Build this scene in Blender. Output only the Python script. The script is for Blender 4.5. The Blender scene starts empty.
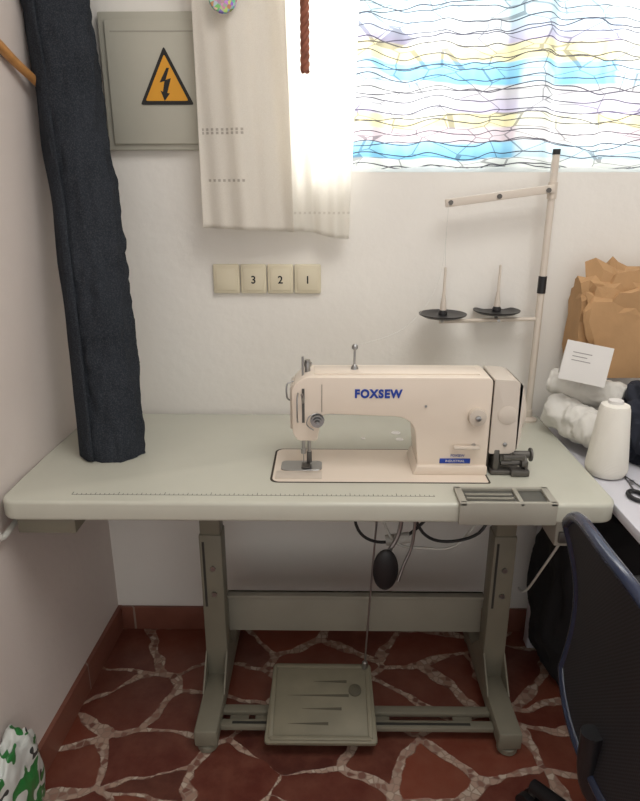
import bpy, bmesh, math, random
from mathutils import Vector, Matrix, noise
random.seed(4)
R=math.radians
# ------------------------------------------------------------------ materials
def lin(c):
    o=[]
    for v in c[:3]:
        v/=255.0
        o.append(v/12.92 if v<=.04045 else ((v+.055)/1.055)**2.4)
    return (o[0],o[1],o[2],1)
class NT:
    def __init__(s,m):
        m.use_nodes=True; s.t=m.node_tree; s.n=s.t.nodes; s.l=s.t.links
        s.n.clear(); s.out=s.n.new('ShaderNodeOutputMaterial')
    def add(s,t,**k):
        n=s.n.new(t)
        for a,b in k.items(): setattr(n,a,b)
        return n
    def set(s,sock,v):
        if isinstance(v,bpy.types.NodeSocket): s.l.new(v,sock)
        else: sock.default_value=v
    def math(s,op,a,b=0.0,c=0.0,clamp=False):
        n=s.add('ShaderNodeMath',operation=op); n.use_clamp=clamp
        s.set(n.inputs[0],a); s.set(n.inputs[1],b); s.set(n.inputs[2],c); return n.outputs[0]
    def mix(s,f,a,b,bt='MIX'):
        n=s.add('ShaderNodeMix',data_type='RGBA',blend_type=bt)
        s.set(n.inputs[0],f); s.set(n.inputs[6],a); s.set(n.inputs[7],b); return n.outputs[2]
    def coord(s):
        return s.add('ShaderNodeTexCoord').outputs['Object']
    def noise(s,vec,scale,detail=3,rough=.5):
        n=s.add('ShaderNodeTexNoise'); s.set(n.inputs['Vector'],vec)
        n.inputs['Scale'].default_value=scale; n.inputs['Detail'].default_value=detail
        n.inputs['Roughness'].default_value=rough; return n
    def ramp(s,f,stops,interp='LINEAR'):
        n=s.add('ShaderNodeValToRGB'); e=n.color_ramp; e.interpolation=interp
        while len(e.elements)<len(stops): e.elements.new(.5)
        for i,(p,c) in enumerate(stops):
            e.elements[i].position=p; e.elements[i].color=c
        s.set(n.inputs[0],f); return n.outputs[0]
    def sep(s,vec):
        n=s.add('ShaderNodeSeparateXYZ'); s.set(n.inputs[0],vec); return n.outputs
    def bsdf(s,col,rough=.6,metal=0,spec=.5,bump=None,bs=.3,bd=.002):
        b=s.add('ShaderNodeBsdfPrincipled'); s.set(b.inputs['Base Color'],col)
        s.set(b.inputs['Roughness'],rough); b.inputs['Metallic'].default_value=metal
        b.inputs['Specular IOR Level'].default_value=spec
        if bump is not None:
            n=s.add('ShaderNodeBump'); n.inputs['Strength'].default_value=bs; n.inputs['Distance'].default_value=bd
            s.set(n.inputs['Height'],bump); s.l.new(n.outputs[0],b.inputs['Normal'])
        s.l.new(b.outputs[0],s.out.inputs[0]); return b
def M(name,col,rough=.6,metal=0,spec=.5,var=.06,vs=8,bump=0,bsc=60,bd=.002,scale3=None):
    m=bpy.data.materials.new(name); t=NT(m); c=t.coord()
    n=t.noise(c,vs,4)
    L=lin(col); dk=tuple(x*(1-var*2) for x in L[:3])+(1,); lt=tuple(min(1,x*(1+var)) for x in L[:3])+(1,)
    cc=t.ramp(n.outputs[0],[(.3,dk),(.7,lt)])
    bp=None
    if bump: bp=t.noise(c,bsc,4).outputs[0]
    t.bsdf(cc,rough,metal,spec,bp,bump,bd)
    return m
m_wall=M('plaster_white',(234,231,225),.85,var=.02,vs=3,bump=.3,bsc=35,bd=.004)
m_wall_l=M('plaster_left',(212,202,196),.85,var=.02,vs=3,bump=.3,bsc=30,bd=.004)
m_ceil=M('ceiling_paint',(228,225,220),.9,var=.01)
m_table=M('laminate_greygreen',(198,198,185),.26,var=.02,vs=5,spec=.5,bump=.05,bsc=200,bd=.0005)
m_leg=M('painted_steel_greygreen',(126,122,107),.5,var=.05,bump=.1,bsc=150,bd=.001)
m_leg2=M('painted_steel_light',(148,145,132),.5,var=.04)
m_legd=M('steel_shadow_slot',(50,50,46),.6)
m_cream=M('enamel_cream',(230,217,202),.26,var=.012,vs=4)
m_cream2=M('enamel_cream_dark',(204,193,180),.35,var=.02,vs=4)
m_guard=M('belt_guard_greige',(210,200,188),.35,var=.02,vs=4)
m_steel=M('steel',(170,170,170),.28,metal=1,var=.05)
m_dsteel=M('dark_steel',(104,101,97),.4,metal=.6,var=.1)
m_black=M('black_plastic',(28,28,31),.4,var=.1)
m_blue=M('logo_blue',(22,62,160),.4)
m_gap=M('gap_brown',(66,57,48),.8)
m_tray=M('tray_plastic',(162,159,148),.5,var=.03)
m_trayd=M('tray_inside',(92,92,86),.6,var=.03)
m_switch=M('switch_cream',(218,209,184),.4,var=.015)
m_ink=M('ink_black',(26,26,26),.6)
m_panel=M('panel_grey',(184,182,169),.5,var=.02)
m_yel=M('sign_yellow',(222,158,42),.5,var=.03)
m_red=M('red_button',(190,50,40),.4)
m_wood=M('wood_hanger',(190,138,82),.45,var=.12,vs=30)
m_desk=M('desk_white',(212,212,220),.35,var=.01)
m_kraft=M('kraft_paper',(182,144,102),.8,var=.06,vs=12,bump=.3,bsc=25,bd=.006)
m_card=M('card_white',(222,220,217),.7,var=.01)
m_navy=M('navy_cloth',(40,44,56),.9,var=.1,vs=30,bump=.4,bsc=90)
m_whitecloth=M('white_cloth',(220,218,212),.9,var=.02,bump=.5,bsc=60,bd=.003)
m_blackcloth=M('black_cloth',(22,22,25),.9,var=.15,bump=.4,bsc=50)
m_cable=M('cable_white',(205,205,198),.5)
m_cabled=M('cable_dark',(40,40,40),.5)
m_pedal=M('pedal_iron',(130,125,106),.55,var=.07,vs=12,bump=.15,bsc=80,bd=.001)
m_pedald=M('pedal_groove',(84,80,66),.7)
m_rope=M('rope_brown',(140,84,64),.85,var=.15,vs=60,bump=.3,bsc=200)
m_frame=M('window_pvc',(228,228,226),.4)

def denim():
    m=bpy.data.materials.new('denim_dark'); t=NT(m); c=t.coord()
    n=t.noise(c,9,6,.6); f=t.noise(c,330,3,.7)
    a=t.mix(n.outputs[0],lin((30,33,38)),lin((52,56,63)))
    b=t.mix(t.ramp(f.outputs[0],[(.45,(0,0,0,1)),(.8,(.45,.45,.45,1))]),a,lin((98,103,109)))
    t.bsdf(b,.95,bump=t.math('ADD',f.outputs[0],t.math('MULTIPLY',n.outputs[0],3)),bs=.5,bd=.003,spec=.1); return m
m_denim=denim()
def yarn():
    m=bpy.data.materials.new('thread_white'); t=NT(m); c=t.coord(); s=t.sep(c)
    w=t.math('SINE',t.math('ADD',t.math('MULTIPLY',s[2],1800),t.math('MULTIPLY',s[0],260)))
    t.bsdf(lin((232,229,220)),.8,bump=w,bs=.25,bd=.001); return m
m_yarn=yarn()
def floor_mat():
    m=bpy.data.materials.new('crazy_paving'); t=NT(m); c=t.coord()
    wn=t.noise(c,5.5,2,.55)
    vm=t.add('ShaderNodeVectorMath',operation='MULTIPLY_ADD')
    t.set(vm.inputs[0],wn.outputs['Color']); vm.inputs[1].default_value=(.10,.10,0); t.set(vm.inputs[2],c)
    mp=t.add('ShaderNodeMapping'); t.set(mp.inputs[0],vm.outputs[0]); mp.inputs['Scale'].default_value=(.8,1.25,1); mp.inputs['Rotation'].default_value=(0,0,.45); mp.inputs['Location'].default_value=(.33,.9,0)
    v=mp.outputs[0]
    def vor(sc,feat,vec=v):
        n=t.add('ShaderNodeTexVoronoi',feature=feat,voronoi_dimensions='2D'); t.set(n.inputs['Vector'],vec)
        n.inputs['Scale'].default_value=sc; n.inputs['Randomness'].default_value=1; return n
    e=vor(5.4,'DISTANCE_TO_EDGE'); cid=vor(5.4,'F1')
    en=t.noise(c,24,4,.6); e2=t.noise(c,4.1,2)
    ed=t.math('ADD',e.outputs['Distance'],t.math('MULTIPLY',t.math('SUBTRACT',en.outputs[0],.5),.09))
    ed=t.math('ADD',ed,t.math('MULTIPLY',t.math('SUBTRACT',e2.outputs[0],.5),-.28))
    grout=t.ramp(ed,[(.050,(1,1,1,1)),(.060,(0,0,0,1))])
    cs=t.sep(cid.outputs['Color'])
    nn=t.noise(c,14,6,.65)
    base=t.ramp(cs[0],[(0,lin((108,52,40))),(.35,lin((128,68,51))),(.6,lin((90,43,36))),(.8,lin((116,60,46))),(1,lin((80,43,37)))])
    st=t.mix(t.ramp(nn.outputs[0],[(.38,(0,0,0,1)),(.7,(1,1,1,1))]),base,lin((134,88,71)),'MIX')
    st=t.mix(.5,base,st)
    p=vor(60,'F1',c); pe=vor(60,'DISTANCE_TO_EDGE',c)
    ps=t.sep(p.outputs['Color'])
    pc=t.ramp(ps[1],[(0,lin((188,168,150))),(.3,lin((168,138,122))),(.5,lin((116,74,62))),(.6,lin((156,122,106))),(.85,lin((200,186,170))),(1,lin((134,94,82)))])
    pg=t.mix(t.ramp(pe.outputs['Distance'],[(.03,(1,1,1,1)),(.14,(0,0,0,1))]),pc,lin((150,128,114)))
    col=t.mix(grout,st,pg)
    h=t.math('SUBTRACT',t.math('MULTIPLY',nn.outputs[0],.4),t.math('MULTIPLY',grout,.5))
    rg=t.math('ADD',.3,t.math('MULTIPLY',grout,.4))
    t.bsdf(col,rg,bump=h,bs=.5,bd=.006); return m
m_floor=floor_mat()
def base_mat():
    m=bpy.data.materials.new('baseboard_terracotta'); t=NT(m); c=t.coord(); s=t.sep(c)
    q=t.math('ADD',s[0],s[1])
    fr=t.math('FRACT',t.math('MULTIPLY',q,3.1))
    j=t.math('LESS_THAN',fr,.02)
    n=t.noise(c,12,5)
    a=t.mix(n.outputs[0],lin((104,60,48)),lin((142,92,76)))
    t.bsdf(t.mix(j,a,lin((150,130,118))),.4); return m
m_base=base_mat()
def curtain_white(name,tr,hem=None,c0=(232,227,218),c1=(247,244,237),hs=.5):
    m=bpy.data.materials.new(name); t=NT(m); c=t.coord(); s=t.sep(c)
    n=t.noise(c,400,2)
    col=t.mix(n.outputs[0],lin(c0),lin(c1))
    if hem:
        tot=None
        for z,x0,x1 in hem:
            a=t.math('LESS_THAN',t.math('ABSOLUTE',t.math('SUBTRACT',s[2],z)),.003)
            b=t.math('LESS_THAN',t.math('FRACT',t.math('MULTIPLY',s[0],80)),.5)
            r=t.math('MULTIPLY',t.math('GREATER_THAN',s[0],x0),t.math('LESS_THAN',s[0],x1))
            k=t.math('MULTIPLY',t.math('MULTIPLY',a,b),r)
            tot=k if tot is None else t.math('MAXIMUM',tot,k)
        col=t.mix(t.math('MULTIPLY',tot,hs),col,lin((130,118,104)))
    d=t.add('ShaderNodeBsdfDiffuse'); tl=t.add('ShaderNodeBsdfTranslucent'); mx=t.add('ShaderNodeMixShader')
    t.set(d.inputs[0],col); t.set(tl.inputs[0],col); mx.inputs[0].default_value=tr
    t.l.new(d.outputs[0],mx.inputs[1]); t.l.new(tl.outputs[0],mx.inputs[2]); t.l.new(mx.outputs[0],t.out.inputs[0]); return m
def curtain_pattern():
    m=bpy.data.materials.new('wave_print_sheer'); t=NT(m); c=t.coord(); s=t.sep(c)
    def wv(sx,sz,off):
        st=t.add('ShaderNodeMapping'); t.set(st.inputs[0],c); st.inputs['Scale'].default_value=(sx,0,sz); st.inputs['Location'].default_value=(off,0,off)
        return t.math('SUBTRACT',t.noise(st.outputs[0],1,0).outputs[0],.5)
    n1=wv(6.5,3,0); n2=wv(15,9,3.3); n3=wv(5,20,7.7)
    dz=t.math('ADD',t.math('ADD',t.math('MULTIPLY',n1,.075),t.math('MULTIPLY',n2,.016)),t.math('MULTIPLY',n3,.010))
    z=t.math('ADD',s[2],dz)
    def zz(v): return (v-1.42)/.55
    f=t.math('DIVIDE',t.math('SUBTRACT',t.math('ADD',s[2],t.math('MULTIPLY',dz,.5)),1.42),.55)
    W=lin((178,182,179)); B=lin((100,148,174)); Lc=lin((148,143,162)); Y=lin((174,169,136)); G=lin((154,154,152)); P=lin((162,152,156))
    B2=lin((120,162,182)); GB=lin((150,170,176))
    stops=[(0,W),(zz(1.452),W),(zz(1.456),B),(zz(1.492),B2),(zz(1.496),P),(zz(1.53),P),(zz(1.534),Y),(zz(1.565),Y),(zz(1.569),Lc),(zz(1.635),G),(zz(1.640),B),(zz(1.692),B2),(zz(1.696),Y),(zz(1.735),Y),(zz(1.739),Lc),(zz(1.80),GB),(1,Lc)]
    band=t.ramp(f,stops)
    pn=wv(4,9,12.1)
    band=t.mix(t.ramp(t.math('ADD',pn,.5),[(.52,(0,0,0,1)),(.54,(.55,.55,.55,1))]),band,W)
    fr=t.math('ABSOLUTE',t.math('SUBTRACT',t.math('FRACT',t.math('MULTIPLY',z,36)),.5))
    ln=t.math('LESS_THAN',fr,.048)
    z2=t.math('ADD',s[2],t.math('ADD',t.math('MULTIPLY',wv(5,2,21),-.09),t.math('MULTIPLY',n2,.02)))
    fr2=t.math('ABSOLUTE',t.math('SUBTRACT',t.math('FRACT',t.math('MULTIPLY',z2,15)),.5))
    ln2=t.math('LESS_THAN',fr2,.020)
    mp=t.add('ShaderNodeMapping'); t.set(mp.inputs[0],c); mp.inputs['Scale'].default_value=(.5,0,1.2); mp.inputs['Rotation'].default_value=(0,.3,0)
    vo=t.add('ShaderNodeTexVoronoi',feature='DISTANCE_TO_EDGE'); t.set(vo.inputs['Vector'],mp.outputs[0]); vo.inputs['Scale'].default_value=20
    ln3=t.math('MULTIPLY',t.math('LESS_THAN',vo.outputs['Distance'],.018),.6)
    L=t.math('MAXIMUM',t.math('MAXIMUM',ln,ln2),ln3)
    col=t.mix(t.math('MULTIPLY',L,.9),band,lin((42,40,52)))
    d=t.add('ShaderNodeBsdfDiffuse'); tl=t.add('ShaderNodeBsdfTranslucent'); mx=t.add('ShaderNodeMixShader')
    t.set(d.inputs[0],col); t.set(tl.inputs[0],col); mx.inputs[0].default_value=.45
    t.l.new(d.outputs[0],mx.inputs[1]); t.l.new(tl.outputs[0],mx.inputs[2]); t.l.new(mx.outputs[0],t.out.inputs[0]); return m
def bag_mat():
    m=bpy.data.materials.new('bag_green_white'); t=NT(m); c=t.coord()
    n=t.noise(c,16,2); v=t.ramp(n.outputs[0],[(.5,lin((214,218,214))),(.53,lin((52,128,66)))],'CONSTANT')
    n2=t.noise(c,26,1); v2=t.mix(t.math('GREATER_THAN',n2.outputs[0],.66),v,lin((60,64,64)))
    t.bsdf(v2,.3); return m
def mosaic_mat():
    m=bpy.data.materials.new('ornament_mosaic'); t=NT(m); c=t.coord()
    v=t.add('ShaderNodeTexVoronoi'); t.set(v.inputs['Vector'],c); v.inputs['Scale'].default_value=130
    hs=t.add('ShaderNodeHueSaturation'); t.set(hs.inputs['Color'],v.outputs['Color']); hs.inputs['Saturation'].default_value=.8; hs.inputs['Value'].default_value=.7
    t.bsdf(hs.outputs[0],.6); return m
def mesh_chair():
    m=bpy.data.materials.new('chair_mesh'); t=NT(m); c=t.coord(); s=t.sep(c)
    a=t.math('MULTIPLY',t.math('SINE',t.math('MULTIPLY',s[1],900)),t.math('SINE',t.math('MULTIPLY',s[2],900)))
    col=t.mix(t.math('GREATER_THAN',a,.0),lin((18,18,20)),lin((42,42,48)))
    t.bsdf(col,.6); return m
m_chmesh=mesh_chair()
m_chrim=M('chair_rim_blueblack',(46,54,76),.2,var=.05)

# ------------------------------------------------------------------ geometry helpers
def link(me,name,mat=None,smooth=False,parent=None):
    o=bpy.data.objects.new(name,me); bpy.context.scene.collection.objects.link(o)
    if mat:
        for x in (mat if isinstance(mat,(list,tuple)) else [mat]): me.materials.append(x)
    if smooth:
        for p in me.polygons: p.use_smooth=True
    if parent: 
        o.parent=parent; o.matrix_parent_inverse=Matrix.Translation(-parent.location)
    return o
def E(name,loc=(0,0,0)):
    e=bpy.data.objects.new(name,None); e.empty_display_size=.05; e.location=loc
    bpy.context.scene.collection.objects.link(e); return e
def auto(me,ang=40):
    for p in me.polygons: p.use_smooth=True
    bm=bmesh.new(); bm.from_mesh(me)
    for e in bm.edges:
        if len(e.link_faces)==2 and e.calc_face_angle(0)>R(ang): e.smooth=False
        if len(e.link_faces)!=2: e.smooth=True
    bm.to_mesh(me); bm.free()
def frombm(bm,name,mat,smooth=True,parent=None,ang=40):
    bmesh.ops.recalc_face_normals(bm,faces=bm.faces)
    me=bpy.data.meshes.new(name); bm.to_mesh(me); bm.free()
    if smooth: auto(me,ang)
    return link(me,name,mat,False,parent)
def addbox(bm,a,b,bev=0,seg=2,rot=None):
    a=Vector(a);b=Vector(b); c=(a+b)/2; d=b-a
    g=bmesh.ops.create_cube(bm,size=1)['verts']
    mt=Matrix.Diagonal((abs(d.x),abs(d.y),abs(d.z),1))
    bmesh.ops.transform(bm,matrix=mt,verts=g)
    if bev:
        es=list({e for v in g for e in v.link_edges})
        r=bmesh.ops.bevel(bm,geom=es,offset=bev,segments=seg,affect='EDGES',profile=.5)
        g=list({v for f in r['faces'] for v in f.verts}|{v for v in g if v.is_valid})
    mt=Matrix.Translation(c)
    if rot is not None: mt=mt@rot
    bmesh.ops.transform(bm,matrix=mt,verts=g)
def box(name,a,b,mat,bev=0,parent=None,seg=2,rot=None):
    bm=bmesh.new(); addbox(bm,a,b,bev,seg,rot); return frombm(bm,name,mat,True,parent)
def addcyl(bm,p,q,r,r2=None,n=20,caps=True):
    p=Vector(p);q=Vector(q);d=q-p
    g=bmesh.ops.create_cone(bm,cap_ends=caps,cap_tris=False,segments=n,radius1=r,radius2=r if r2 is None else r2,depth=d.length)['verts']
    mt=Matrix.Translation((p+q)/2)@d.to_track_quat('Z','Y').to_matrix().to_4x4()
    bmesh.ops.transform(bm,matrix=mt,verts=g)
def cyl(name,p,q,r,mat,r2=None,parent=None,n=24):
    bm=bmesh.new(); addcyl(bm,p,q,r,r2,n); return frombm(bm,name,mat,True,parent)
def catmull(pts,k=6):
    P=[Vector(p) for p in pts]
    if len(P)<3: return P
    out=[]; Q=[P[0]]+P+[P[-1]]
    for i in range(1,len(Q)-2):
        a,b,c,d=Q[i-1],Q[i],Q[i+1],Q[i+2]
        for j in range(k):
            t=j/k
            out.append(.5*((2*b)+(c-a)*t+(2*a-5*b+4*c-d)*t*t+(3*b-a-3*c+d)*t**3))
    out.append(P[-1]); return out
def addtube(bm,pts,r,n=10,smooth=True,k=6,prof=None):
    P=catmull(pts,k) if smooth else [Vector(p) for p in pts]
    m=len(P); rings=[]; up=None
    for i,p in enumerate(P):
        t=(P[min(i+1,m-1)]-P[max(i-1,0)]).normalized()
        if up is None:
            up=Vector((0,0,1)) if abs(t.z)<.9 else Vector((0,1,0))
        up=(up-t*up.dot(t)).normalized(); sd=t.cross(up)
        rr=r(i/(m-1)) if callable(r) else r
        ring=[]
        for j in range(n):
            a=2*math.pi*j/n
            f=prof(i/(m-1),a) if prof else 1
            ring.append(bm.verts.new(p+(up*math.cos(a)+sd*math.sin(a))*rr*f))
        rings.append(ring)
    for i in range(m-1):
        for j in range(n):
            bm.faces.new((rings[i][j],rings[i][(j+1)%n],rings[i+1][(j+1)%n],rings[i+1][j]))
    bm.faces.new(rings[0][::-1]); bm.faces.new(rings[-1])
def tube(name,pts,r,mat,parent=None,n=10,smooth=True,k=6,prof=None):
    bm=bmesh.new(); addtube(bm,pts,r,n,smooth,k,prof); return frombm(bm,name,mat,True,parent,60)
def lathe(name,c,prof,mat,parent=None,n=36,axis='Z'):
    bm=bmesh.new(); rings=[]
    for r,z in prof:
        ring=[]
        for j in range(n):
            a=2*math.pi*j/n
            v={'Z':(r*math.cos(a),r*math.sin(a),z),'X':(z,r*math.cos(a),r*math.sin(a)),'Y':(r*math.cos(a),z,r*math.sin(a))}[axis]
            ring.append(bm.verts.new(Vector(c)+Vector(v)))
        rings.append(ring)
    for i in range(len(rings)-1):
        for j in range(n): bm.faces.new((rings[i][j],rings[i][(j+1)%n],rings[i+1][(j+1)%n],rings[i+1][j]))
    bm.faces.new(rings[0][::-1]); bm.faces.new(rings[-1])
    return frombm(bm,name,mat,True,parent,35)
def extr(name,pts,axis,a,b,mat,parent=None,bev=0,seg=3):
    bm=bmesh.new()
    def P(p,h): return {'Y':(p[0],h,p[1]),'Z':(p[0],p[1],h),'X':(h,p[0],p[1])}[axis]
    lo=[bm.verts.new(P(p,a)) for p in pts]; hi=[bm.verts.new(P(p,b)) for p in pts]
    f1=bm.faces.new(lo); f2=bm.faces.new(hi[::-1]); n=len(pts)
    for i in range(n): bm.faces.new((lo[i],lo[(i+1)%n],hi[(i+1)%n],hi[i]))
    bmesh.ops.recalc_face_normals(bm,faces=bm.faces)
    if bev:
        es=list(set(f1.edges)|set(f2.edges))
        bmesh.ops.bevel(bm,geom=es,offset=bev,segments=seg,affect='EDGES',profile=.5,clamp_overlap=True)
    return frombm(bm,name,mat,True,parent,30)
def rrect(x0,y0,x1,y1,r,k=6):
    rs=r if isinstance(r,(list,tuple)) else [r]*4
    out=[]
    for (cx,cy,a0),rr in zip([(x0,y0,180),(x1,y0,270),(x1,y1,0),(x0,y1,90)],rs):
        sx=cx+rr if cx==x0 else cx-rr; sy=cy+rr if cy==y0 else cy-rr
        for i in range(k+1):
            a=R(a0+90*i/k); out.append((sx+rr*math.cos(a),sy+rr*math.sin(a)))
    return out
def fillet(pts,rad,k=5):
    out=[]; n=len(pts)
    for i,p in enumerate(pts):
        r=rad[i] if isinstance(rad,(list,tuple)) else rad
        a=Vector(pts[i-1]);b=Vector(p);c=Vector(pts[(i+1)%n])
        if r<=0: out.append(tuple(b)); continue
        u=(a-b).normalized();v=(c-b).normalized()
        p0=b+u*r;p1=b+v*r
        for j in range(k+1):
            t=j/k; q=p0*(1-t)**2+b*2*t*(1-t)+p1*t*t; out.append((q.x,q.y))
    return out
def text(name,s,loc,size,mat,parent=None,shear=0,offset=0,sx=1,rot=(90,0,0),ext=.0006,sp=1):
    cu=bpy.data.curves.new(name,'FONT'); cu.body=s; cu.size=size; cu.align_x='CENTER'; cu.align_y='CENTER'
    cu.shear=shear; cu.offset=offset; cu.extrude=ext; cu.space_character=sp
    o=bpy.data.objects.new(name+'_tmp',cu); bpy.context.scene.collection.objects.link(o)
    bpy.context.view_layer.update()
    dg=bpy.context.evaluated_depsgraph_get(); me=bpy.data.meshes.new_from_object(o.evaluated_get(dg))
    bpy.data.objects.remove(o)
    me.transform(Matrix.Translation(loc)@Matrix.Rotation(R(rot[2]),4,'Z')@Matrix.Rotation(R(rot[0]),4,'X')@Matrix.Diagonal((sx,1,1,1)))
    me.name=name; me.materials.clear()
    return link(me,name,mat,False,parent)
def grid(name,nx,nz,fn,mat,parent=None,thick=0):
    bm=bmesh.new(); V=[[bm.verts.new(fn(i/nx,j/nz)) for i in range(nx+1)] for j in range(nz+1)]
    for j in range(nz):
        for i in range(nx): bm.faces.new((V[j][i],V[j][i+1],V[j+1][i+1],V[j+1][i]))
    me=bpy.data.meshes.new(name); bm.to_mesh(me); bm.free()
    o=link(me,name,mat,True,parent)
    if thick:
        md=o.modifiers.new('sol','SOLIDIFY'); md.thickness=thick; md.offset=0
    return o
def lump(name,c,s,mat,amp=.25,fr=2.5,seed=0,parent=None,zmin=None,sub=5,fold=0,lim=None,ang=180,ridge=0):
    bm=bmesh.new(); bmesh.ops.create_icosphere(bm,subdivisions=sub,radius=1)
    for v in bm.verts:
        d=v.co.normalized(); q=d*fr+Vector((seed*7.1,seed*3.3,seed))
        f=1+amp*(noise.noise(q)*1.2+.5*noise.noise(q*2.3))
        if fold: f+=fold*(1-abs(noise.noise(q*1.7+Vector((9,3,1))))*4)*.5
        if ridge: f+=ridge*(abs(noise.noise(q*2.6))+.6*abs(noise.noise(q*5.1+Vector((3,1,4)))))
        dd=Vector([math.copysign(abs(x)**.75,x) for x in d])
        p=Vector((dd.x*s[0],dd.y*s[1],dd.z*s[2]))*f+Vector(c)
        if zmin is not None and p.z<zmin: p.z=zmin
        if lim:
            p.x=min(max(p.x,lim[0]),lim[1]); p.y=min(max(p.y,lim[2]),lim[3])
        v.co=p
    return frombm(bm,name,mat,True,parent,ang)

# ------------------------------------------------------------------ room
XL,XR,YF,CZ=-.70,1.9,-3.2,2.55
def wl(y): return -.684+.045*y      # left wall is slightly out of square
WX0,WX1,WZ0,WZ1=-.08,1.05,1.425,2.30
bm=bmesh.new()
addbox(bm,(-.80,0,0),(WX0,.18,CZ)); addbox(bm,(WX1,0,0),(XR+.12,.18,CZ))
addbox(bm,(WX0,0,0),(WX1,.18,WZ0)); addbox(bm,(WX0,0,WZ1),(WX1,.18,CZ))
frombm(bm,'wall_back',m_wall,False)
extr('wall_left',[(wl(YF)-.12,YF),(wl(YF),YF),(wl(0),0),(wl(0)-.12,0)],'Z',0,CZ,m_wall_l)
box('wall_right',(XR,YF,0),(XR+.12,0,CZ),m_wall)
box('floor',(wl(YF)-.12,YF,-.08),(XR+.12,.18,0),m_floor)
box('ceiling',(wl(YF)-.12,YF,CZ),(XR+.12,.18,CZ+.08),m_ceil)
box('baseboard_back',(wl(0)+.012,-.012,0),(XR,0,.085),m_base,.002)
extr('baseboard_left',[(wl(YF),YF),(wl(YF)+.012,YF),(wl(0)+.012,0),(wl(0),0)],'Z',0,.085,m_base)
# window
w=E('window_1',(.48,.12,WZ0))
bm=bmesh.new()
y0,y1=.11,.16
addbox(bm,(WX0,y0,WZ0),(WX0+.05,y1,WZ1),.004); addbox(bm,(WX1-.05,y0,WZ0),(WX1,y1,WZ1),.004)
addbox(bm,(WX0,y0,WZ0),(WX1,y1,WZ0+.05),.004); addbox(bm,(WX0,y0,WZ1-.05),(WX1,y1,WZ1),.004)
addbox(bm,(.45,y0+.002,WZ0),(.50,y1-.002,WZ1),.004)
frombm(bm,'frame',m_frame,True,w)
ZP=1.98
def fp(u,v):
    x=.065+u*(WX1-.07-.065); z=WZ0+.012+v*(ZP-WZ0-.012)
    y=.045+.020*math.sin(x*34+1.6*math.sin(x*11))+.005*math.sin(x*97+v*2)
    return (x,y,z+.003*math.sin(x*30))
pc=E('printed_curtain',(.5,.045,WZ0)); grid('cloth',260,30,fp,curtain_pattern(),pc)
cyl('rod',(WX0,.045,ZP),(WX1,.045,ZP),.006,m_frame,parent=pc)
# white cotton curtains
cw=E('white_curtain',(-.2,-.08,1.28)); ZR=2.08
def fl(u,v):
    x=-.318+u*.222+(1-v)*(-.002+.012*u)-.012*v*u; z=1.289-.010*u+v*(ZR-1.289)
    y=-.085+(.009*math.sin(u*9+.5+v*.6)+.004*math.sin(u*23+v*3))*(1.1-.5*v)
    return (x,y,z)
grid('panel_cotton',120,60,fl,curtain_white('cotton_cream',.4,[(1.404,-.30,-.20),(1.522,-.31,-.20),(1.514,-.31,-.20)]),cw,.0015)
def fr_(u,v):
    x=-.125+u*(.18+.025*v); z=1.277-.012*u+v*(ZR-1.277)+.006*math.sin(u*5)*(1-v)
    y=-.055+(.008*math.sin(u*12+2)+.004*math.sin(u*29+v*4))*(1.1-.4*v)
    return (x,y,z)
grid('panel_sheer',120,60,fr_,curtain_white('cotton_sheer',.65,[(1.325,-.2,.2)],(242,240,234),(251,249,245),.2),cw,.001)
cyl('rod',(-.36,-.07,ZR),(1.1,-.07,ZR),.009,m_steel,parent=cw)
for x in (-.34,1.08): cyl('bracket',(x,-.07,ZR),(x,0,ZR),.006,m_steel,parent=cw)
# rope
rp=E('hanging_rope',(-.054,-.135,1.636))
for k in range(3):
    pts=[]
    for i in range(90):
        z=1.640+i/89*.43; a=i*.62+k*2.094
        pts.append((-.054+.0055*math.cos(a),-.135+.0055*math.sin(a),z))
    tube('strand_%d'%(k+1),pts,.0058,m_rope,rp,8,False)
tube('loop',[(-.054,-.135,2.06),(-.054,-.115,2.095),(-.054,-.07,2.096),(-.054,-.05,2.075)],.005,m_rope,rp)
orn=E('mosaic_ornament',(-.240,-.112,1.79))
lathe('disc',(-.240,-.112,1.796),[(.001,-.004),(.030,-.004),(.033,0),(.030,.004),(.001,.004)],mosaic_mat(),orn,30,'Y')
tube('string',[(-.240,-.110,1.82),(-.24,-.102,1.9),(-.24,-.088,2.0),(-.24,-.082,2.09),(-.24,-.068,2.092)],.0012,m_cable,orn)
# slim unseen panel, added overhead to carry the fill light
cl=E('added_fill_panel',(.45,-1.15,CZ))
bm=bmesh.new(); addbox(bm,(-.05,-1.65,CZ-.045),(.95,-.65,CZ),.006); frombm(bm,'housing',m_frame,True,cl)

# electrical panel
ep=E('electrical_panel',(-.4,-.015,1.6))
box('housing',(-.560,-.022,1.478),(-.20,0,1.79),m_panel,.004,ep)
box('door',(-.543,-.030,1.492),(-.215,-.022,1.772),m_panel,.003,ep)
box('louver',(-.53,-.0305,1.744),(-.23,-.029,1.747),m_tray,0,ep)
sg=E('warning_sign',(-.40,-.036,1.62))
cx,zb,zt,hw=-.401,1.583,1.713,.0665
def tri(s):
    cz=zb+(zt-zb)/3; P=[(-hw,zb-cz),(hw,zb-cz),(0,zt-cz)]
    return fillet([(cx+p[0]*s,cz+p[1]*s) for p in P],.006*s)
extr('border',tri(1.0),'Y',-.0322,-.0300,m_ink,sg); extr('field',tri(.80),'Y',-.0328,-.0322,m_yel,sg)
bolt=[(.006,.052),(-.014,.018),(-.001,.021),(-.007,-.004),(-.013,-.001),(-.004,-.026),(.011,-.008),(.004,-.007),(.016,.028),(.002,.024),(.013,.052)]
extr('bolt',[(cx-.002+p[0]*.95,1.616+p[1]*.95) for p in bolt],'Y',-.0334,-.0328,m_ink,sg)

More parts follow.
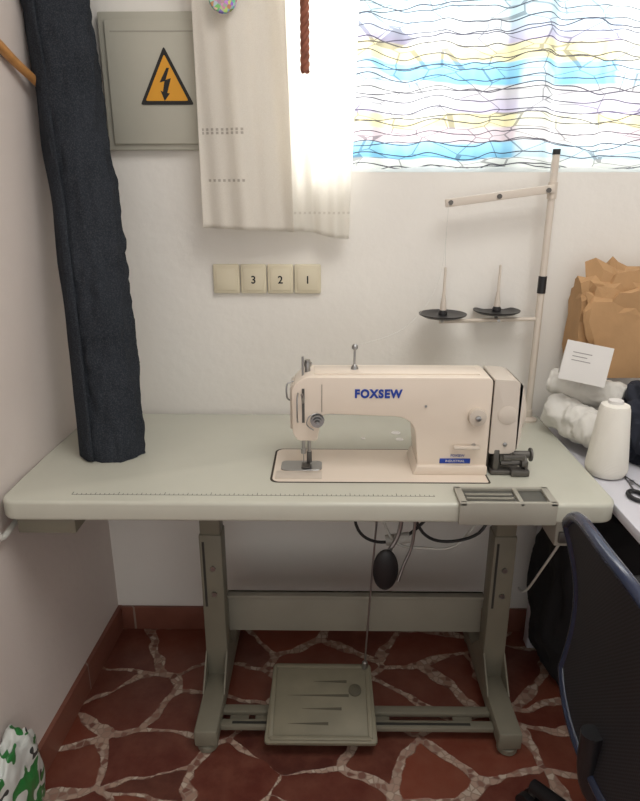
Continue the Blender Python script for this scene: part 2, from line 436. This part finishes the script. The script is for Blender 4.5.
# wall switches
sw=E('switch_plate',(-.166,-.005,1.15))
xs=[-.315,-.2395,-.166,-.0925,-.017]
for i in range(4):
    box('key_%d'%(i+1),(xs[i]+.0015,-.012,1.110),(xs[i+1]-.0015,0,1.189),m_switch,.004,sw,3)
    box('cap_%d'%(i+1),(xs[i]+.009,-.0145,1.118),(xs[i+1]-.009,-.0115,1.181),m_switch,.002,sw)
for i,s in ((1,'3'),(2,'2'),(3,'1')):
    text('digit_'+s,s,((xs[i]+xs[i+1])/2,-.0148,1.147),.029,m_ink,sw,offset=.0005)

# ------------------------------------------------------------------ sewing table
T=E('sewing_table',(-.045,-.27,0)); TZ=.76
TX0,TX1,TY0,TY1=-.698,.612,-.570,-.015
pts=rrect(TX0,TY0,TX1,TY1,[.036,.036,.008,.001],8)
pts=[(x,y) for x,y in pts if not (x<-.6 and y>-.1)]+[(-.689,-.015),(-.698,-.33)]
extr('tabletop',pts,'Z',TZ-.046,TZ,m_table,T,.010,4)
bm=bmesh.new(); n=78
addbox(bm,(-.55,-.5365,TZ),(.232,-.5358,TZ+.0004))
for i in range(n+1):
    x=-.55+i*.01; L=.012 if i%10==0 else (.009 if i%5==0 else .006)
    addbox(bm,(x-.0006,-.536,TZ),(x+.0006,-.536+L,TZ+.0004))
frombm(bm,'ruler_marks',M('ruler_ink',(70,72,70),.6),False,T)
for x,y,r in ((.185,-.165,.011),(.19,-.212,.009),(.095,-.205,.005)):
    lathe('cap',(x,y,TZ),[(r*1.15,0),(r*1.15,.001),(r*.8,.0016),(r*.75,.001),(.0005,.001)],m_card,T,20)
# tray
tr=E('tool_tray',(.375,-.53,TZ)); X0,X1,Y0,Y1=.276,.480,-.582,-.505
bm=bmesh.new()
addbox(bm,(X0,Y0,.716),(X1,Y0+.010,TZ+.009),.003); addbox(bm,(X0,Y1-.008,TZ+.0005),(X1,Y1,TZ+.009),.002)
addbox(bm,(X0,Y0,TZ+.0005),(X0+.016,Y1,TZ+.009),.002); addbox(bm,(X1-.016,Y0,TZ+.0005),(X1,Y1,TZ+.009),.002)
addbox(bm,(X0+.125,Y0,TZ+.0005),(X0+.135,Y1,TZ+.008),.002)
frombm(bm,'rim',m_tray,True,tr)
box('well',(X0+.01,Y0+.005,TZ+.0003),(X1-.01,Y1-.004,TZ+.0012),m_trayd,0,tr)
for i in range(2): box('divider',(X0+.02,Y0+.028+i*.018,TZ+.0012),(X0+.12,Y0+.032+i*.018,TZ+.006),m_tray,.001,tr)
box('drawer_box',(-.672,-.55,.672),(-.545,-.20,.7135),m_leg,.004,T)
# legs
for sx,nm in ((-.308,'l'),(.470,'r')):
    box('post_lower_'+nm,(sx-.030,-.295,.07),(sx+.030,-.235,.52),m_leg,.004,T)
    box('post_upper_'+nm,(sx-.027,-.291,.51),(sx+.027,-.239,.70),m_leg,.004,T)
    box('slot_'+nm,(sx-.022,-.2965,.30),(sx-.016,-.2949,.50),m_legd,0,T)
    box('top_rail_'+nm,(sx-.03,-.50,.685),(sx+.03,-.06,.7138),m_leg,.004,T)
    box('foot_'+nm,(sx-.030,-.50,.022),(sx+.030,-.03,.072),m_leg,.006,T)
    for yy in (-.475,-.06):
        lathe('foot_pad_'+nm,(sx,yy,0),[(.02,0),(.026,.004),(.026,.018),(.012,.024)],m_leg,T,20)
    extr('gusset_'+nm,[(-.37,.07),(-.16,.07),(-.235,.15),(-.295,.15)],'X',sx-.0305,sx-.026,m_leg,T)
    extr('gusset2_'+nm,[(-.37,.07),(-.16,.07),(-.235,.15),(-.295,.15)],'X',sx+.026,sx+.0305,m_leg,T)
    for zz in (.34,.42): cyl('bolt_'+nm,(sx+.004,-.300,zz),(sx+.004,-.294,zz),.007,m_steel,parent=T)
box('back_stretcher',(-.280,-.232,.172),(.442,-.222,.302),m_leg2,.002,T)
box('back_stretcher_lip',(-.280,-.25,.292),(.442,-.222,.302),m_leg2,.002,T)
for a,b,nm in ((-.278,-.09,'l'),(.10,.440,'r')):
    for yy in (-.455,-.405):
        box('treadle_rail_'+nm,(a,yy,.032),(b,yy+.026,.046),m_leg,.002,T)
    for q in (a+.02,b-.10): box('rail_tie_'+nm,(q,-.452,.030),(q+.05,-.383,.0335),m_leg,.001,T)
    box('rail_slot_'+nm,(a+.03,-.446,.046),(b-.06,-.438,.0466),m_legd,0,T)
# pedal
pd=E('foot_pedal',(-.015,-.4,0)); rot=Matrix.Rotation(R(17),4,'X')
pc_=Vector((-.014,-.403,.078))
PM=Matrix.Translation(pc_)@rot
o=extr('plate',fillet([(-.144,-.112),(.146,-.112),(.138,.110),(-.132,.110)],.012),'Z',-.007,.007,m_pedal,pd,.003,2); o.data.transform(PM)
bm=bmesh.new()
for s in (-1,1): addbox(bm,(s*.128-.006,-.1,.006),(s*.128+.006,.1,.011),.002)
addbox(bm,(-.13,-.106,.006),(.13,-.094,.011),.002); addbox(bm,(-.125,.094,.006),(.125,.104,.011),.002)
bmesh.ops.transform(bm,matrix=PM,verts=bm.verts); frombm(bm,'rim',m_pedal,True,pd)
for i,(yy,x0,x1) in enumerate(((.055,-.02,.07),(.015,-.09,.075),(-.022,-.05,.055),(-.062,-.085,.02))):
    o=extr('groove_%d'%i,[(x0,yy),(x1,yy-.004),(x1,yy+.004)],'Z',.0068,.0078,m_pedald,pd); o.data.transform(PM)
o=lathe('boss',(.092,.030,0),[(.018,.005),(.017,.010),(.001,.012)],m_pedald,pd,24); o.data.transform(PM)
for s in (-1,1):
    extr('bracket_%d'%(s+2),[(-.43,.018),(-.36,.018),(-.385,.075),(-.405,.075)],'X',-.016+s*.10-.004,-.016+s*.10+.004,m_leg,pd)
box('axle_bar',(-.14,-.41,.018),(.11,-.38,.03),m_leg,.003,pd)
tube('pitman_rod',[(.108,-.31,.125),(.110,-.31,.18),(.120,-.30,.38),(.130,-.29,.56)],.0028,m_steel,pd)
lathe('rod_joint',(.108,-.31,.10),[(.008,0),(.01,.01),(.008,.03),(.004,.034)],m_steel,pd,12)
# motor / oil pan beneath
mo=E('clutch_motor',(.28,-.24,.6))
box('oil_pan',(-.12,-.46,.665),(.36,-.28,.7135),m_tray,.01,mo)
lathe('motor_body',(.28,-.20,.615),[(.03,-.09),(.055,-.08),(.062,-.06),(.062,.06),(.055,.08),(.03,.09)],m_dsteel,mo,30,'X')
box('motor_bracket',(.23,-.24,.67),(.33,-.16,.7135),m_dsteel,.003,mo)
tube('cable_a',[(.06,-.33,.66),(.08,-.33,.56),(.13,-.33,.525),(.20,-.33,.54),(.26,-.33,.60)],.004,m_cabled,mo)
tube('cable_b',[(.12,-.35,.66),(.17,-.35,.54),(.25,-.35,.52),(.33,-.35,.53),(.40,-.33,.62)],.0035,m_cable,mo)
tube('cable_c',[(.20,-.36,.66),(.24,-.36,.57),(.30,-.36,.545),(.38,-.36,.57),(.42,-.34,.64)],.004,m_cabled,mo)
cyl('junction',(.15,-.34,.535),(.21,-.34,.545),.014,m_cable,parent=mo)
kn=E('knee_lifter',(.142,-.4,.46))
bm=bmesh.new(); bmesh.ops.create_uvsphere(bm,u_segments=24,v_segments=14,radius=1)
for v in bm.verts: v.co=Vector((v.co.x*.032,v.co.y*.012,v.co.z*.058))+Vector((.146,-.40,.488))
frombm(bm,'pad',m_black,True,kn,180)
tube('rod',[(.146,-.388,.48),(.15,-.385,.52),(.178,-.38,.58),(.185,-.38,.66)],.0055,m_steel,kn)
tube('lever',[(.215,-.395,.66),(.210,-.395,.56),(.190,-.40,.50),(.178,-.405,.46)],.004,m_steel,kn)
sb=E('power_switch_box',(.50,-.45,.66))
box('case',(.505,-.52,.630),(.585,-.43,.7135),m_tray,.004,sb); box('button',(.545,-.526,.640),(.575,-.518,.668),m_red,.003,sb); box('button_2',(.512,-.526,.640),(.538,-.518,.668),m_dsteel,.003,sb)
tube('cord',[(.55,-.46,.634),(.555,-.44,.60),(.54,-.38,.48),(.535,-.30,.36),(.55,-.2,.30)],.003,m_cable,sb)
tube('wall_cable',[(-.680,-.10,.70),(-.690,-.35,.692),(-.692,-.50,.685),(-.692,-.578,.678),(-.698,-.588,.70),(-.702,-.588,.75)],.007,m_cable,E('power_cable',(-.69,-.4,.7)))

# ------------------------------------------------------------------ sewing machine
S=E('sewing_machine',(.12,-.37,TZ))
extr('bed_gap',rrect(-.129,-.473,.367,-.279,[.02,.006,.006,.02]),'Z',TZ+.0002,TZ+.0008,m_gap,S)
extr('bed_plate',rrect(-.124,-.469,.363,-.283,[.018,.005,.005,.018]),'Z',TZ+.0006,TZ+.0014,m_cream,S,.0003,1)
extr('needle_plate',rrect(-.108,-.412,-.012,-.358,.012),'Z',TZ+.0014,TZ+.0034,m_steel,S,.0006,1)
box('slide_plate',(-.118,-.455,TZ+.0014),(-.012,-.414,TZ+.0026),m_cream2,.0004,S)
ZT=.992
out=[(-.080,.965),(-.078,.858),(-.066,.840),(-.022,.840),(-.012,.906),(.196,.898),(.210,.762),(.366,.762),(.366,ZT),(-.052,ZT)]
rad=[.012,.006,.006,.008,.018,.045,.004,.004,.016,.016]
extr('body_casting',fillet(out,rad,6),'Y',-.422,-.318,m_cream,S,.018,5)
extr('column_foot',fillet([(.196,.7615),(.366,.7615),(.366,.783),(.206,.783)],.004),'Y',-.432,-.306,m_cream,S,.003,2)
extr('face_plate',fillet([(-.084,.866),(-.076,.862),(-.076,.970),(-.084,.962)],.002),'Y',-.408,-.332,m_cream2,S,.001,1)
box('top_cover',(-.03,-.402,ZT-.0005),(.34,-.338,ZT+.003),m_cream,.0012,S)
box('head_seam',(-.0125,-.4228,.91),(-.0115,-.4210,.975),m_gap,0,S)
box('seam',(.3660,-.420,.772),(.3690,-.320,.984),m_gap,.001,S)
extr('belt_guard',fillet([(.369,.812),(.424,.812),(.438,.84),(.438,.965),(.422,.985),(.369,.988)],[.004,.014,.02,.02,.014,.004],5),'Y',-.424,-.306,m_guard,S,.018,5)
lathe('guard_cap',(.403,-.4235,.905),[(.022,0),(.022,-.0015),(.018,-.003),(.001,-.003)],m_guard,S,28,'Y')
lathe('guard_screw',(.403,-.4265,.835),[(.005,.004),(.005,0),(.001,-.001)],m_steel,S,14,'Y')
lathe('hand_wheel',(.438,-.365,.900),[(.040,-.010),(.050,-.006),(.053,0),(.050,.008),(.042,.012),(.038,.008),(.018,.008),(.014,.014),(.001,.014)],m_cream2,S,36,'X')
bm=bmesh.new()
addbox(bm,(.375,-.43,TZ+.001),(.445,-.35,TZ+.012),.003); addbox(bm,(.380,-.425,TZ+.01),(.394,-.36,TZ+.062),.003)
addcyl(bm,(.396,-.40,.803),(.424,-.40,.803),.022); addcyl(bm,(.40,-.415,.785),(.462,-.415,.785),.006); addcyl(bm,(.444,-.42,.79),(.456,-.42,.79),.014)
addbox(bm,(.42,-.44,TZ+.001),(.462,-.41,TZ+.016),.003); addcyl(bm,(.455,-.43,TZ),(.455,-.43,.795),.004)
addcyl(bm,(.43,-.40,.80),(.468,-.40,.80),.009); addbox(bm,(.40,-.436,.80),(.45,-.43,.812),.002); addcyl(bm,(.470,-.40,.80),(.474,-.40,.80),.016)
frombm(bm,'bobbin_winder',m_dsteel,True,S)
lathe('stitch_dial',(.335,-.422,.902),[(.020,0),(.021,-.006),(.019,-.014),(.010,-.016),(.001,-.016)],m_cream2,S,28,'Y')
lathe('dial_hub',(.335,-.436,.902),[(.007,0),(.006,-.006),(.001,-.007)],m_steel,S,16,'Y')
box('reverse_lever',(.285,-.440,.826),(.345,-.425,.834),m_cream2,.0035,S)
cyl('lever_pin',(.333,-.43,.830),(.333,-.415,.830),.006,m_steel,parent=S)
for k,(r,y) in enumerate(((.016,-.424),(.014,-.430),(.014,-.434),(.010,-.442),(.006,-.452))):
    cyl('tension_disc_%d'%k,(-.022,y,.892),(-.022,y-.0025,.892),r,m_steel,parent=S)
cyl('tension_post',(-.022,-.418,.892),(-.022,-.458,.892),.003,m_steel,parent=S)
tube('check_spring',[(-.022,-.43,.91),(-.040,-.438,.905),(-.045,-.438,.885),(-.030,-.436,.872)],.0012,m_steel,S)
box('takeup_slot',(-.0565,-.4235,.885),(-.0505,-.4215,.965),m_dsteel,0,S)
tube('takeup_lever',[(-.054,-.418,.93),(-.054,-.436,.945),(-.056,-.440,.958)],.003,m_steel,S)
tube('thread_guard',[(-.065,-.418,.955),(-.066,-.445,.945),(-.066,-.446,.90),(-.065,-.418,.885)],.0018,m_steel,S)
cyl('needle_bar',(-.055,-.385,.80),(-.055,-.385,.85),.0045,m_steel,parent=S)
cyl('needle_clamp',(-.055,-.385,.795),(-.055,-.385,.807),.0065,m_steel,parent=S)
cyl('needle',(-.055,-.385,.764),(-.055,-.385,.797),.0011,m_steel,parent=S)
cyl('presser_bar',(-.042,-.375,.785),(-.042,-.375,.85),.0045,m_steel,parent=S)
bm=bmesh.new(); addbox(bm,(-.048,-.382,.768),(-.036,-.368,.795),.002); addbox(bm,(-.060,-.406,.7638),(-.040,-.376,.768),.001)
frombm(bm,'presser_foot',m_dsteel,True,S)
tube('presser_lifter',[(-.045,-.318,.87),(-.047,-.300,.86),(-.050,-.295,.82)],.004,m_steel,S)
cyl('pressure_screw',(-.045,-.372,.985),(-.045,-.372,1.018),.0065,m_steel,parent=S); cyl('pressure_knob',(-.045,-.372,1.004),(-.045,-.372,1.012),.010,m_steel,parent=S)
cyl('top_guide_base',(-.055,-.39,.980),(-.055,-.39,1.03),.0028,m_steel,parent=S)
tube('arm_thread_hook',[(-.080,-.40,.93),(-.090,-.41,.94),(-.090,-.41,.970),(-.076,-.40,.975)],.002,m_steel,S)
cyl('spool_pin',(.062,-.365,.994),(.062,-.365,1.045),.0028,m_steel,parent=S); lathe('spool_pin_base',(.062,-.365,.994),[(.009,0),(.008,.006),(.003,.012)],m_steel,S,16)
lathe('spool_pin_eye',(.062,-.365,1.046),[(.003,-.007),(.007,-.003),(.007,.003),(.003,.007)],m_steel,S,14,'Z')
text('label_brand','FOXSEW',(.113,-.4228,.953),.0262,m_blue,S,shear=0,offset=.0013,sx=.90,sp=1.17)
box('badge',(.258,-.4236,.787),(.328,-.4218,.799),m_blue,.0005,S)
text('badge_text','INDUSTRIAL',(.293,-.4240,.793),.008,m_card,S,ext=.0002)
text('badge_top','FOXSEW',(.298,-.4232,.806),.008,m_blue,S,ext=.0003)
lathe('screw',(.22,-.4225,.925),[(.003,0),(.003,-.001),(.001,-.001)],m_steel,S,12,'Y')

# ------------------------------------------------------------------ thread stand
P=E('thread_stand',(.569,-.056,TZ))
lathe('base',(.569,-.058,TZ),[(.026,0),(.026,.005),(.012,.012),(.0115,.03),(.0095,.031)],m_cream2,P,20)
cyl('pole',(.569,-.058,TZ),(.569,-.058,1.47),.0092,m_guard,parent=P); cyl('pole_cap',(.569,-.058,1.465),(.569,-.058,1.478),.0098,m_black,parent=P)
cyl('joint',(.569,-.058,1.12),(.569,-.058,1.165),.0110,m_black,parent=P); cyl('collar',(.569,-.058,1.36),(.569,-.058,1.40),.012,m_cream2,parent=P)
ang=math.atan2(.036,.27)
box('top_rail',(.298,-.074,1.357),(.572,-.058,1.377),m_guard,.002,P,2,Matrix.Rotation(-ang,4,'Y'))
for f in (0.04,.5,.96):
    x=.30+.265*f; z=1.350+.032*f; cyl('eyelet',(x,-.074,z),(x,-.079,z),.006,m_dsteel,parent=P)
tube('lower_rail',[(.572,-.058,1.050),(.46,-.058,1.048),(.30,-.075,1.046)],.0055,m_cream2,P)
for x,y in ((.305,-.09),(.461,-.035)):
    tube('saucer_arm',[(x,-.068,1.047),(x,y,1.050),(x,y,1.064)],.004,m_steel,P)
    lathe('saucer',(x,y,1.062),[(.01,-.004),(.050,0),(.062,.006),(.063,.009),(.058,.009),(.045,.005),(.012,.006),(.012,.012),(.008,.02)],m_black,P,36)
    lathe('cone_pin',(x,y,1.065),[(.010,0),(.008,.03),(.004,.06),(.0035,.125),(.001,.128)],m_guard,P,14)
tube('thread_a',[(.305,-.080,1.350),(.303,-.083,1.25),(.305,-.09,1.195)],.0006,m_cable,P,6)
tube('thread_b',[(.305,-.080,1.350),(.28,-.15,1.17),(.19,-.27,1.075),(.062,-.365,1.048)],.0004,m_cable,P,6,k=8)

# ------------------------------------------------------------------ fabric roll
fr=E('fabric_roll',(-.53,-.3,TZ))
bm=bmesh.new(); NZ,NA=110,72; b0=Vector((-.528,-.300,TZ+.002)); b1=Vector((-.620,-.100,1.80)); rings=[]
for i in range(NZ+1):
    t=i/NZ*1.12; c=b0.lerp(b1,t); c.x+=.008*math.sin(t*3.1)
    ring=[]
    for j in range(NA):
        a=2*math.pi*j/NA
        r=.073-.006*min(t,1)+.006*((j/NA+.32)%1)
        q=Vector((math.cos(a)*1.4,math.sin(a)*1.4,t*8))
        r+=.008*noise.noise(q)+.007*noise.noise(q*2.7)+.004*noise.noise(q*6)
        r+=.03*max(0,t-.93)*8*max(0,-math.cos(a))
        p=c+Vector((math.cos(a)*r,math.sin(a)*r*1.0,0))
        if i==0: p.z=TZ+.001
        p.x=max(p.x,wl(p.y)+.003); p.y=min(p.y,-.004)
        ring.append(bm.verts.new(p))
    rings.append(ring)
for i in range(NZ):
    for j in range(NA): bm.faces.new((rings[i][j],rings[i][(j+1)%NA],rings[i+1][(j+1)%NA],rings[i+1][j]))
bm.faces.new(rings[0][::-1]); bm.faces.new(rings[-1])
frombm(bm,'rolled_cloth',m_denim,True,fr,60)
def ff(u,v):
    t=v*1.1; c=b0.lerp(b1,t); c.x+=.008*math.sin(t*3.1); a=R(-112)-u*.9; r=.080-.006*min(t,1)+.006*noise.noise(Vector((u*2,t*8,5)))+.004*u
    x,y=c.x+math.cos(a)*r,c.y+math.sin(a)*r
    return (max(x,wl(y)+.004),y,c.z+.003)
grid('loose_edge',10,80,ff,m_denim,fr,.003)

# hanger on left wall
hg=E('coat_hanger',(-.68,-.36,1.69))
for s,nm in ((1,'arm_back'),(-1,'arm_front')):
    tube(nm,[(-.688,-.385,1.682),(-.686,-.385+s*.08,1.674),(-.678,-.385+s*.15,1.645),(-.655,-.385+s*.240,1.600)],lambda t:.012-.003*t,m_wood,hg,14)
tube('hook',[(-.690,-.385,1.68),(-.690,-.385,1.735),(-.690,-.370,1.755),(-.690,-.382,1.772),(-.690,-.400,1.760)],.002,m_steel,hg)
cyl('wall_peg',(-.703,-.385,1.765),(-.675,-.385,1.765),.005,m_steel,parent=hg)

# ------------------------------------------------------------------ right desk & things
D=E('desk',(1.1,-.45,0)); DZ=.74
box('top',(.620,-.98,DZ-.024),(1.5,-.02,DZ),m_desk,.003,D)
for x in (.655,1.46):
    for y in (-.93,-.07): box('leg',(x-.02,y-.02,0),(x+.02,y+.02,DZ-.024),m_desk,.003,D)
tc=E('thread_cone',(.663,-.374,DZ)); c=(.663,-.374,DZ)
lathe('thread',c,[(.030,.002),(.042,.004),(.047,.014),(.048,.022),(.034,.164),(.031,.174),(.020,.178)],m_yarn,tc,40)
lathe('core',c,[(.030,0),(.030,.003),(.017,.172),(.0165,.185),(.012,.185)],m_card,tc,24)
def frl(p,q,r,seed):
    e=E('white_fabric_roll',p)
    def pr(t,a): return 1+.24*noise.noise(Vector((math.cos(a)*1.5+seed,math.sin(a)*1.5,t*5)))+.12*noise.noise(Vector((math.cos(a)*4,math.sin(a)*4+seed,t*14)))
    P0,P1=Vector(p),Vector(q)
    mid=P0.lerp(P1,.5)+Vector((0,0,-.004))
    tube('cloth',[p,P0.lerp(P1,.25),mid,P0.lerp(P1,.75),q],lambda t:r*(.70 if t<.02 or t>.98 else (.92 if t<.08 or t>.92 else 1)),m_whitecloth,e,40,True,12,pr)
frl((.618,-.125,.818),(.688,-.295,.803),.048,1)
frl((.650,-.05,.80),(.85,-.10,.786),.036,5)
frl((.612,-.085,.888),(.765,-.205,.872),.036,9)
lump('navy_garment',(.812,-.268,.825),(.084,.084,.095),m_navy,.3,2.2,3,None,DZ+.001,5,.15)
lump('kraft_paper_bag',(.800,-.085,1.02),(.145,.065,.155),m_kraft,.22,1.6,8,None,.912,4,.10,(.655,1.2,-.15,-.006),14,.42)
# small tent calendar
cd=E('desk_calendar',(.65,-.19,.9))
rz=Matrix.Translation((.642,-.215,.918))@Matrix.Rotation(R(-18),4,'Z')@Matrix.Rotation(R(8),4,'Y')
def card(nm,a,b,ang,mt=m_card,off=0):
    bm=bmesh.new(); addbox(bm,a,b); bmesh.ops.transform(bm,matrix=rz@Matrix.Translation((0,off,0))@Matrix.Rotation(R(ang),4,'X'),verts=bm.verts); return frombm(bm,nm,mt,False,cd)
card('front',(-.056,-.001,0),(.056,.001,.100),-16)
card('back',(-.056,-.001,0),(.056,.001,.100),16,m_card,.055)
mg=M('card_print',(150,147,146),.7)
for i in range(3): card('line_%d'%i,(-.036,-.0016,.072-i*.010),(.010-.01*(i%2),-.001,.074-i*.010),-16,mg)
sc=E('scissors',(.70,-.46,DZ))
for s in (-1,1):
    pts=[]; cx0,cy0=.700+s*.020,-.500
    for i in range(15):
        a=2*math.pi*i/14; pts.append((cx0+.016*math.cos(a),cy0+.024*math.sin(a),DZ+.006))
    tube('handle_%d'%(s+2),pts,.005,m_black,sc,8,False)
    extr('blade_%d'%(s+2),[(.700+s*.010,-.475),(.700+s*.016,-.482),(.700-s*.006,-.36),(.700-s*.008,-.345)],'Z',DZ+.003+s*.0012,DZ+.0050+s*.0012,m_steel,sc)
cyl('pivot',(.7,-.43,DZ+.001),(.7,-.43,DZ+.009),.005,m_steel,parent=sc)
lump('black_fabric_bag',(.80,-.19,.29),(.20,.15,.31),m_blackcloth,.10,2.5,11,None,.001,5,.05,(.565,1.2,-.36,-.014))

# ------------------------------------------------------------------ office chair
C=E('office_chair',(.66,-.94,0)); yc=-.965; hw=.215
def bk(u,v):
    y=yc+hw-2*hw*u; k=1-abs(2*u-1)**3.0
    z0,z1=.48,.890
    ztop=z1-.075*(1-k); zz=z0+.02*(1-k)+(ztop-z0-.02*(1-k))*v
    x=.462-.030*(1-(2*u-1)**2)-.03*v+ .025*math.sin(v*math.pi)
    return (x,y,zz)
grid('back_mesh',40,30,bk,m_chmesh,C,.006)
rim=[bk(0,i/10) for i in range(10)]+[bk(i/24,1) for i in range(25)]+[bk(1,1-i/10) for i in range(1,11)]+[bk(1-i/24,0) for i in range(1,25)]+[bk(0,0)]
tube('back_rim',rim,.010,m_chrim,C,12,True,2)
extr('seat',rrect(.48,yc-.22,.90,yc+.22,.07),'Z',.42,.485,m_blackcloth,C,.02,3)
tube('back_bar',[(.427,yc,.56),(.435,yc,.46),(.48,yc,.405),(.60,yc,.400)],.018,m_black,C,12)
for s in (-1,1):
    tube('arm_%d'%(s+2),[(.60,yc+s*.20,.425),(.60,yc+s*.262,.44),(.60,yc+s*.268,.60),(.56,yc+s*.262,.655),(.66,yc+s*.262,.664),(.76,yc+s*.262,.655)],.013,m_black,C,12)
cx,cy=.66,yc+.03
cyl('gas_lift',(cx,cy,.10),(cx,cy,.42),.025,m_black,parent=C)
for k in range(5):
    a=R(122+72*k); ex,ey=cx+.34*math.cos(a),cy+.34*math.sin(a)
    tube('star_leg_%d'%k,[(cx,cy,.115),(cx+.16*math.cos(a),cy+.16*math.sin(a),.105),(ex,ey,.075)],lambda t:.026-.010*t,m_black,C,12)
    cyl('caster_stem_%d'%k,(ex,ey,.04),(ex,ey,.08),.008,m_dsteel,parent=C)
    for s in (-1,1):
        tx,ty=-math.sin(a)*s,math.cos(a)*s
        cyl('caster_%d_%d'%(k,s+1),(ex+tx*.006,ey+ty*.006,.026),(ex+tx*.024,ey+ty*.024,.026),.026,m_black,parent=C)

lump('plastic_bag',(-.690,-.73,.11),(.040,.10,.15),bag_mat(),.2,2.0,21,None,.001,5,.08,(-.704,0,-2,0))

# ------------------------------------------------------------------ light
def area(name,loc,sx,sy,en,col,rot):
    l=bpy.data.lights.new(name,'AREA'); l.shape='RECTANGLE'; l.size=sx; l.size_y=sy; l.energy=en; l.color=col
    o=bpy.data.objects.new(name,l); o.location=loc; o.rotation_euler=rot; bpy.context.scene.collection.objects.link(o); return o
area('daylight_outside',(.55,.75,2.15),1.9,1.6,155,(1,.99,.97),(R(-78),0,0))
area('added_fill_light',(.45,-1.15,CZ-.05),.9,.9,17,(1,.97,.93),(0,0,0))  # added overhead fill: brightens the tabletop, leaves it darker underneath
wd=bpy.data.worlds.new('world'); bpy.context.scene.world=wd; wd.use_nodes=True
bg=wd.node_tree.nodes['Background']; bg.inputs[0].default_value=(1,.965,.925,1); bg.inputs[1].default_value=1.0

# ------------------------------------------------------------------ camera
cam=bpy.data.cameras.new('camera'); co=bpy.data.objects.new('camera',cam); bpy.context.scene.collection.objects.link(co)
cam.sensor_fit='HORIZONTAL'; cam.sensor_width=36; cam.lens=36
co.location=(0,-1.774,1.39); co.rotation_euler=(R(90-18.5),0,.0119); cam.clip_start=.02
bpy.context.scene.camera=co
bpy.context.scene.view_settings.view_transform='Standard'
